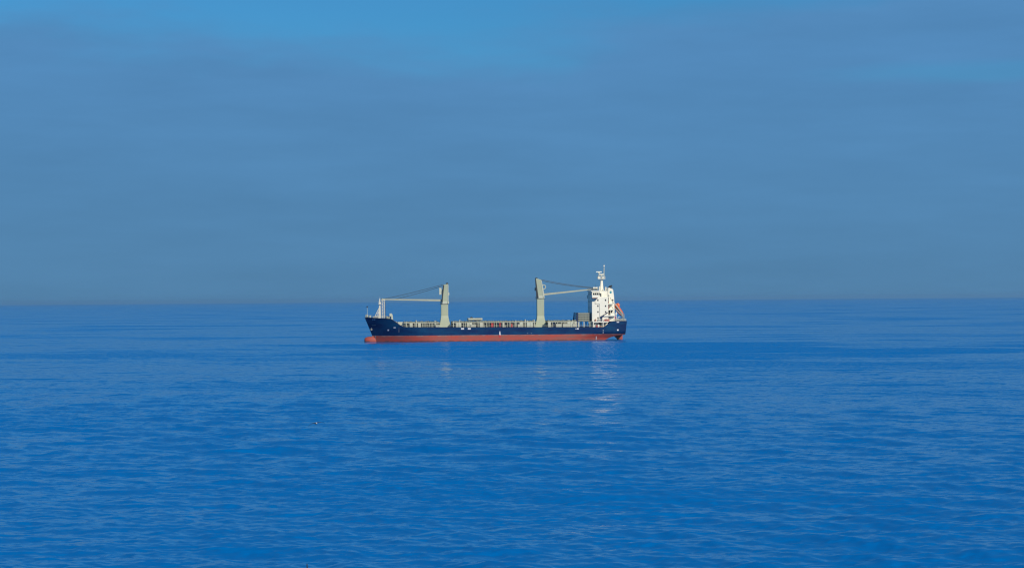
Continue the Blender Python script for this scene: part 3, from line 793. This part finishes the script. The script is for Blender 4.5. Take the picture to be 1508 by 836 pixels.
part('gantry_beam', M['sage'], mast, lambda m: (m.box(ex(881.9),ex(889.8),-0.12,0.12,ez(886,405.6),ez(886,405.1))))
def pole(m):
    xa = ex(890.5); xb = ex(890.9); z0 = ez(890,411); z1 = ez(890.9,391.0)
    m.tube((xa-0.28,0,z0),(xb-0.1,0,z1-0.6),0.09,n=5); m.tube((xa+0.28,0,z0),(xb+0.1,0,z1-0.6),0.09,n=5)
    for t in np.linspace(0.05,0.95,10): 
        z = z0+(z1-z0)*t; x = xa+(xb-xa)*t; m.box(x-0.26,x+0.26,-0.06,0.06,z,z+0.1)
    m.tube((xb,0,z1-0.8),(xb,0,z1+0.7),0.05,n=5)
part('signal_pole', M['cranelt'], mast, pole)
part('mast_light', M['white'], mast, lambda m: m.box(ex(890.9)-0.3,ex(890.9)+0.3,-0.3,0.3,ez(890.9,392.4),ez(890.9,390.9)))

# funnel
def fun(m):
    p = [E(894.7,464), E(894.7,424.6), E(896.0,424.1), E(901.2,425.8), E(902.2,427.4), E(903.6,438), E(904.0,452), E(904.0,464)]
    m.prism(p, -4.6, 4.6)
funnel = part('funnel', M['white'], ship, fun, bevel=0.12)
def exh(m):
    for y in (-1.2, 0.6):
        a = E(897.6,424.6); b_ = E(898.8,422.4); c_ = E(902.0,421.3)
        m.tube((a[0],y,a[1]-0.4),(b_[0],y,b_[1]),0.42,n=8); m.tube((b_[0],y,b_[1]),(c_[0],y,c_[1]),0.40,n=8)
    m.box(ex(897.2),ex(901.6),-2.0,1.6,ez(899,425.0),ez(899,424.0))
part('exhaust_pipe', M['dark'], funnel, exh)
def emb(m):
    x, z = E(898.5, 430.8); n = 14
    m.prism([(x+0.52*math.cos(2*math.pi*i/n), z+0.6*math.sin(2*math.pi*i/n)) for i in range(n)], -4.66, -4.58)
    m.prism([(x+0.52*math.cos(2*math.pi*i/n), z+0.6*math.sin(2*math.pi*i/n)) for i in range(n)], 4.58, 4.66)
part('funnel_emblem', M['teal'], funnel, emb)
win(funnel, 901.5, 442.4, 0.6, 0.8, -4.6, M['opening'], 'funnel_vent'); win(funnel, 901.5, 446.5, 0.3, 0.9, -4.6, M['grey'], 'funnel_vent')
win(funnel, 895.6, 436, 0.5, 0.9, -4.6, M['grey'], 'funnel_vent')
# stair recess between house and funnel
def stair(m):
    for v in (447.2, 455.9, 464.4):
        z = ez(897,v); m.box(ex(893.5), ex(902.0 if v < 450 else 903.0), -7.6, 7.6, z-0.3, z)
sd_ = part('stair_landing', M['white'], ship, stair)
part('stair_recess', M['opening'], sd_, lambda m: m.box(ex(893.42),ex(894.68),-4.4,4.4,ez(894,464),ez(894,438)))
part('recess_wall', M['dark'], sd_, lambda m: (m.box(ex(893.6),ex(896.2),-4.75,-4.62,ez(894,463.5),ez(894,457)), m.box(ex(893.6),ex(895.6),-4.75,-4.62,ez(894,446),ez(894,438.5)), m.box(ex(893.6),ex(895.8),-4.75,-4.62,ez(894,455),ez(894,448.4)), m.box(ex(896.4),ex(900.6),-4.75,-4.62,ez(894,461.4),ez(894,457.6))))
for v0, v1 in ((455.2,449.8),(446.6,444.8),(463,461.5)):
    part('fire_door', M['redpt'], sd_, lambda m: m.box(ex(894.0),ex(895.9),-4.85,-4.76,ez(895,v0),ez(895,v1)))
def flights(m):
    for (a, b_) in ((E(902,447.2),E(896.6,438.6)),(E(896.5,447.6),E(901.4,455.6))):
        for y in (-7.3, -6.5): m.tube((a[0],y,a[1]),(b_[0],y,b_[1]),0.12,n=5)
        for t in np.linspace(0.05,0.95,9):
            x = a[0]+(b_[0]-a[0])*t; z = a[1]+(b_[1]-a[1])*t; m.box(x-0.14,x+0.14,-7.3,-6.5,z-0.02,z+0.03)
part('stair_flight', M['sage'], sd_, flights)
def strail(m):
    for v in (447.2, 455.9):
        rail(m, [(ex(896.4),-7.5,ez(897,v)),(ex(902.2),-7.5,ez(897,v))], 1.0, 1.0, 0.04)
    for u in (901.2, 897.0): m.tube((ex(u),-7.4,ez(897,464.4)),(ex(u),-7.4,ez(897,455.9)),0.1,n=5)
part('stair_railing', M['white'], sd_, strail)
# poop house
PZ = ez(900, 473.0)
def phouse(m):
    m.box(ex(887.6), ex(903.0), -7.4, 7.4, ez(895,473.4), ez(895,465.9))
    m.box(ex(886.6), ex(903.6), -8.8, 8.8, ez(895,465.9), ez(895,464.3))
ph = part('poop_house', M['white'], ship, phouse, bevel=0.05)
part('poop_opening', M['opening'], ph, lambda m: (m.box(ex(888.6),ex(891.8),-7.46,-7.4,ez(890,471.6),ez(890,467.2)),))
part('poop_opening', M['grey'], ph, lambda m: (m.box(ex(892.3),ex(896.4),-7.46,-7.4,ez(894,470.2),ez(894,466.9)),))
win(ph, 898.4, 468.6, 0.5, 0.6, -7.4)
part('poop_door', M['redpt'], ph, lambda m: m.box(ex(903.01),ex(904.2),-7.3,-6.2,ez(903.5,470.6),ez(903.5,465.6)))
part('locker', M['white'], ph, lambda m: (m.box(ex(896.6),ex(902.8),-7.8,-6.0,ez(900,464.2),ez(900,461.5)), m.box(ex(896.4),ex(903.0),-7.9,-5.9,ez(900,461.5),ez(900,461.1))))
part('poop_stair', M['grey'], ph, lambda m: [m.tube((ex(893.5),y,ez(893.5,472.8)),(ex(899.4),y,ez(899.4,467.2)),0.13,n=5) for y in (-8.6,-7.9)])
# stores crane on the boat deck
def stores(m):
    m.tube((ex(883.2),-8.6,ez(883,473.4)),(ex(883.2),-8.6,ez(883,465.6)),0.38,0.32,n=8)
    m.box(ex(881.8),ex(885.0),-9.0,-8.2,ez(883,467.6),ez(883,465.9))
    tapered_bar(m, (ex(883.0),-8.6,ez(883,466.4)), (ex(891.2),-8.6,ez(891,461.2)), 0.2,0.24,0.14,0.16)
    m.tube((ex(890.6),-8.6,ez(890.6,461.6)),(ex(892),-8.6,ez(891.8,460.4)),0.3,n=6)
sc_ = part('stores_crane', M['navy'], ship, stores)
# poop deck gear
def prail(m):
    pts = [(x, -(half(x, sheer(x))-0.2), sheer(x)) for x in np.linspace(ex(900), ex(919.4), 6)]
    pts += [(x, -y, z) for x, y, z in reversed(pts)]
    rail(m, pts, 1.05, 1.0, 0.045, (0.35,0.7,1.05))
part('poop_railing', M['cranelt'], ship, prail)
for u, wd, h in ((905.6,0.9,1.6),(908.6,1.6,1.5),(912.0,1.2,1.1),(915.2,1.3,1.5)):
    def fn(m, u=u, wd=wd, h=h):
        x = ex(u); z = sheer(x)-0.35
        m.tube((x-wd/2,-5.5,z+0.7),(x+wd/2,-5.5,z+0.7),0.5,n=8); m.box(x-wd/2-0.15,x-wd/2,-6.1,-4.9,z,z+h); m.box(x+wd/2,x+wd/2+0.15,-6.1,-4.9,z,z+h); m.box(x-0.3,x+0.3,-7.4,-6.9,z,z+1.0)
    part('mooring_winch', M['grey'], ship, fn)
part('stern_mast', M['white'], ship, lambda m: (m.tube((ex(905.6),-6.8,ez(905,473)),(ex(905.6),-6.8,ez(905,459.2)),0.14,n=6), m.box(ex(905.6)-0.35,ex(905.6)+0.35,-7.1,-6.5,ez(905,463.2),ez(905,461.2))))
part('stern_davit', M['white'], ship, lambda m: m.path([(ex(908),-6.8,ez(908,473)),(ex(908),-6.8,ez(908,467.5)),(ex(909.2),-6.8,ez(909,466.4)),(ex(911),-6.8,ez(911,467))],0.12,5))
# free-fall launching ramp
def ramp(m):
    for y in (-2.0, 1.4):
        a = E(902.6,443.4); b_ = E(918.0,464.2)
        tapered_bar(m, (a[0],y,a[1]), (b_[0],y,b_[1]), 0.16,0.42,0.16,0.42)
        a = E(904.4,453.2); b_ = E(918.6,466.6)
        tapered_bar(m, (a[0],y,a[1]), (b_[0],y,b_[1]), 0.14,0.26,0.14,0.3)
        m.tube((ex(919.4),y,ez(919,473.2)),(ex(919.2),y,ez(919,462.6)),0.16,n=6)
        m.tube((ex(915.2),y,ez(915,473.2)),(ex(918.4),y,ez(918.4,465.4)),0.13,n=6)
        m.tube((ex(906.4),y,ez(906,473)),(ex(906.4),y,ez(906,456)),0.12,n=6) if y > 0 else None
    for t in (0.05, 0.35, 0.65, 0.95):
        a = E(902.6,443.4); b_ = E(918.0,464.2); m.tube((a[0]+(b_[0]-a[0])*t,-2.0,a[1]+(b_[1]-a[1])*t),(a[0]+(b_[0]-a[0])*t,1.4,a[1]+(b_[1]-a[1])*t),0.12,n=5)
    m.tube((ex(919.4),-2.0,ez(919,466)),(ex(919.4),1.4,ez(919,466)),0.12,n=5)
part('launching_ramp', M['grey'], ship, ramp)

# ------------------------------------------------------------------ loose things aboard (world objects placed with the ship's own frame)
SM = Matrix.Translation(ship.location) @ Matrix.Rotation(R(4.5), 4, 'Z')
def aboard(name, x, y, z, label, cat, group=None):
    o = bpy.data.objects.new(name, None); col.objects.link(o)
    o.matrix_world = SM @ Matrix.Translation((x, y, z)); o.empty_display_size = 1
    return tag(o, label, cat, group)
# free-fall lifeboat
bx, bz = E(912.0, 457.0)
lb = aboard('lifeboat', bx, 0, bz, 'orange enclosed free-fall lifeboat tilted on its ramp at the stern', 'lifeboat')
ang = math.atan2(ez(918,464.2)-ez(902.6,443.4), ex(918)-ex(902.6))
def rot(pts): return [(x*math.cos(ang)-z*math.sin(ang), y, x*math.sin(ang)+z*math.cos(ang)) for x, y, z in pts]
def bring(x, w_, h0, h1, n=12):
    c = (h0+h1)/2; h = (h1-h0)/2
    return rot([(x, w_*math.cos(2*math.pi*i/n), c+h*math.sin(2*math.pi*i/n)) for i in range(n)])
def lboat(m):
    m.loft([bring(-3.3,0.35,-0.2,0.6), bring(-3.0,1.0,-0.6,1.05), bring(-1.8,1.3,-0.95,1.25), bring(0,1.4,-1.1,1.2), bring(1.6,1.3,-1.05,1.15), bring(2.7,0.85,-0.75,0.85), bring(3.35,0.2,-0.25,0.3)])
part('boat_body', M['orange'], lb, lboat, smooth=True)
part('canopy', M['orange'], lb, lambda m: m.loft([bring(-2.9,0.75,0.6,1.55), bring(-2.6,0.95,0.5,1.95), bring(-1.6,0.95,0.5,1.95), bring(-1.2,0.8,0.5,1.6)]))
part('fender_strip', M['dark'], lb, lambda m: [m.loft([rot([(-2.6,y-0.07,-0.15),(-2.6,y+0.07,-0.15),(-2.6,y+0.07,0.12),(-2.6,y-0.07,0.12)]), rot([(2.2,y-0.07,-0.25),(2.2,y+0.07,-0.25),(2.2,y+0.07,0.02),(2.2,y-0.07,0.02)])]) for y in (-1.34, 1.34)])
# stack of hatch panels before the house
zs0, zs1 = ez(858,473.6), ez(858,460.7)
hh = (zs1-zs0)/4
words = ['lowest panel', 'second panel from the bottom', 'third panel from the bottom', 'topmost panel']
for i in range(4):
    o = aboard('hatch_panel', ex(858.2), 0, zs0+i*hh, f'grey-green ribbed hatch panel, {words[i]} of the stack by the white house', 'hatch panel', 'stacked hatch panels before the superstructure')
    a, b_ = ex(849.2+0.1*i)-ex(858.2), ex(867.0-0.05*i)-ex(858.2)
    part('panel_plate', M['panel'], o, lambda m: (m.box(a,b_,-6.6,6.6,0.28,hh-0.12), m.box(a+0.25,b_-0.25,-6.45,6.45,0,0.28)), bevel=0.03)
    part('panel_rib', M['dark'], o, lambda m: [m.box(a+0.5+k*1.25,a+0.62+k*1.25,-6.62,-6.46,0.02,0.27) for k in range(4)])
for u in (850, 857.5, 865):
    for y in (-6.4, 6.0): part('stack_support', M['sage'], ship, lambda m: m.box(ex(u),ex(u)+0.4,y,y+0.4,DZ,zs0-0.02))
for y in (-6.8, 6.4): part('stack_front_shade', M['navy'], ship, lambda m: m.prism([E(845.4,480),E(848.4,480),E(848.9,460.5),E(847.6,460.5)], y, y+0.35))  # added dark tapered plates stand for the shaded front of the panel stack
# pale pontoon with a dark winch frame lying on the hatch covers amidships
px, pz = E(698.5, 473.0)
pt = aboard('pontoon', px, 0, ez(700,474.6)+0.9, 'pale flat pontoon with a dark peaked frame lying on the midship hatch covers', 'pontoon')
part('pontoon_deck', M['cranelt'], pt, lambda m: (m.box(-3.2,3.3,-5.5,5.5,0.2,0.95), m.box(-3.0,3.0,-5.3,5.3,-0.12,0.2)), bevel=0.05)
part('peaked_frame', M['dark'], pt, lambda m: (m.prism([(-2.6,0.97),(-1.9,1.55),(-1.6,1.62),(-0.8,0.97)],-4.8,-3.2), m.box(-0.2,2.6,-5.2,-4.0,0.97,1.1), m.box(-2.9,2.8,-5.56,-5.2,-0.05,0.12)))

# ------------------------------------------------------------------ birds
def gull(name, loc, span, label, heading, bank, dark=True):
    o = bpy.data.objects.new(name, None); col.objects.link(o); o.location = loc
    o.rotation_euler = (0, bank, heading)
    tag(o, label, 'gull')
    h = span/2
    # body and wings in one continuous skin: sections across the span (x), each a thin aerofoil (y fore-aft)
    def sec(x, z, chord, th, sweep, n=10):
        return [(x, sweep+chord*0.5*math.cos(2*math.pi*i/n), z+th*math.sin(2*math.pi*i/n)) for i in range(n)]
    prof = [(1.0,-0.16,0.03,0.006,-0.16),(0.8,-0.04,0.09,0.010,-0.10),(0.55,0.055,0.16,0.016,-0.02),(0.3,0.085,0.21,0.022,0.04),(0.12,0.05,0.24,0.035,0.03),(0.06,0.01,0.34,0.06,0.0),(0.0,-0.015,0.60,0.075,0.0)]
    rings = [sec(-t*h, z*h, c*h*1.5, th*h*1.3, s*h) for t, z, c, th, s in prof] + [sec(t*h, z*h, c*h*1.5, th*h*1.3, s*h) for t, z, c, th, s in reversed(prof[:-1])]
    m = MB(); m.loft(rings); m.ball((0,0.52*h,0.0),0.075*h,0.11*h,0.075*h); 
    m.tube((0,0.6*h,0),(0,0.70*h,-0.02*h),0.025*h,0.008*h,5)
    b_ = m.build('body', M['gulld'], o, smooth=True)
    b_.data.materials.append(M['gullw'])
    for p in b_.data.polygons:
        c = p.center
        if -0.03*h < c.x < 0.13*h: p.material_index = 1
    return o
def at(u, v, d):
    """point d metres ahead of the viewpoint, read off the photograph"""
    x = (u-754)/F*d; vv = v+0.0075*(u-754)
    return (x, d, CAMZ-(vv-441.6)/F*d)
gull('gull', at(464, 623, 152), 1.30, 'dark-winged gull gliding low over the water, left of and below the ship', R(14), R(-10))
gull('gull', at(393, 429, 620), 0.75, 'tiny pale gull against the sky just above the horizon, left of the ship', R(20), R(5))
gull('gull', at(732.3, 451.3, 800), 1.25, 'tiny dark bird low over the sea between the two ship cranes', R(10), R(4))

# ------------------------------------------------------------------ shore below the viewpoint, with one dry stalk reaching up
def cliff(m):
    n = 40; rings = []
    for i in range(n+1):
        x = -30+60*i/n
        e = 7.5+0.8*math.sin(x*0.7)+0.5*math.sin(x*1.9+1)
        z = CAMZ-1.75+0.06*math.sin(x*1.3)
        rings.append([(x,-30,z+0.6),(x,0,z+0.02),(x,e-1.5,z-0.1),(x,e,z-0.5),(x,e+1.2,z-4),(x,e+2.0,z-10),(x,e+4.5,-2),(x,-30,-2)])
    m.loft(rings)
cl = part('cliff', M['turf'], None, cliff)
tag(cl, 'grassy cliff top at the viewpoint above the sea', 'cliff', kind='structure')
tx, ty, tz = at(449.3, 829.0, 5.6)
st_ = None
def stalk(m):
    zb = CAMZ-1.85; pts = [(tx-0.03,ty,zb),(tx-0.02,ty,zb+0.35),(tx-0.005,ty,tz-0.22),(tx-0.0035,ty,tz-0.028),(tx+0.0005,ty,tz-0.012),(tx,ty,tz)]
    rr = [0.004,0.0036,0.003,0.0022,0.0018,0.0012]
    for k in range(5): m.tube(pts[k], pts[k+1], rr[k], rr[k+1], 6)
    m.tube(pts[3], (tx+0.004,ty,tz-0.019), 0.0010, 0.0006, 5)
st_ = part('plant_stalk', M['stalk'], None, stalk)
tag(st_, 'thin dark dry stalk poking up at the lower edge of the view', 'plant')

# ------------------------------------------------------------------ sea air
hm = bpy.data.materials.new('haze_air'); hm.use_nodes = True; hn = hm.node_tree
hn.nodes.remove(hn.nodes['Principled BSDF'])
pv = hn.nodes.new('ShaderNodeVolumePrincipled'); pv.inputs['Color'].default_value = (0.34, 0.66, 1.0, 1); pv.inputs['Density'].default_value = 3.2e-5; pv.inputs['Anisotropy'].default_value = 0.2
hn.links.new(pv.outputs[0], hn.nodes['Material Output'].inputs['Volume'])
haze = part('haze', hm, None, lambda m: m.box(-31000, 31000, -31000, 31000, -3.5, 42))
tag(haze, kind='stuff')
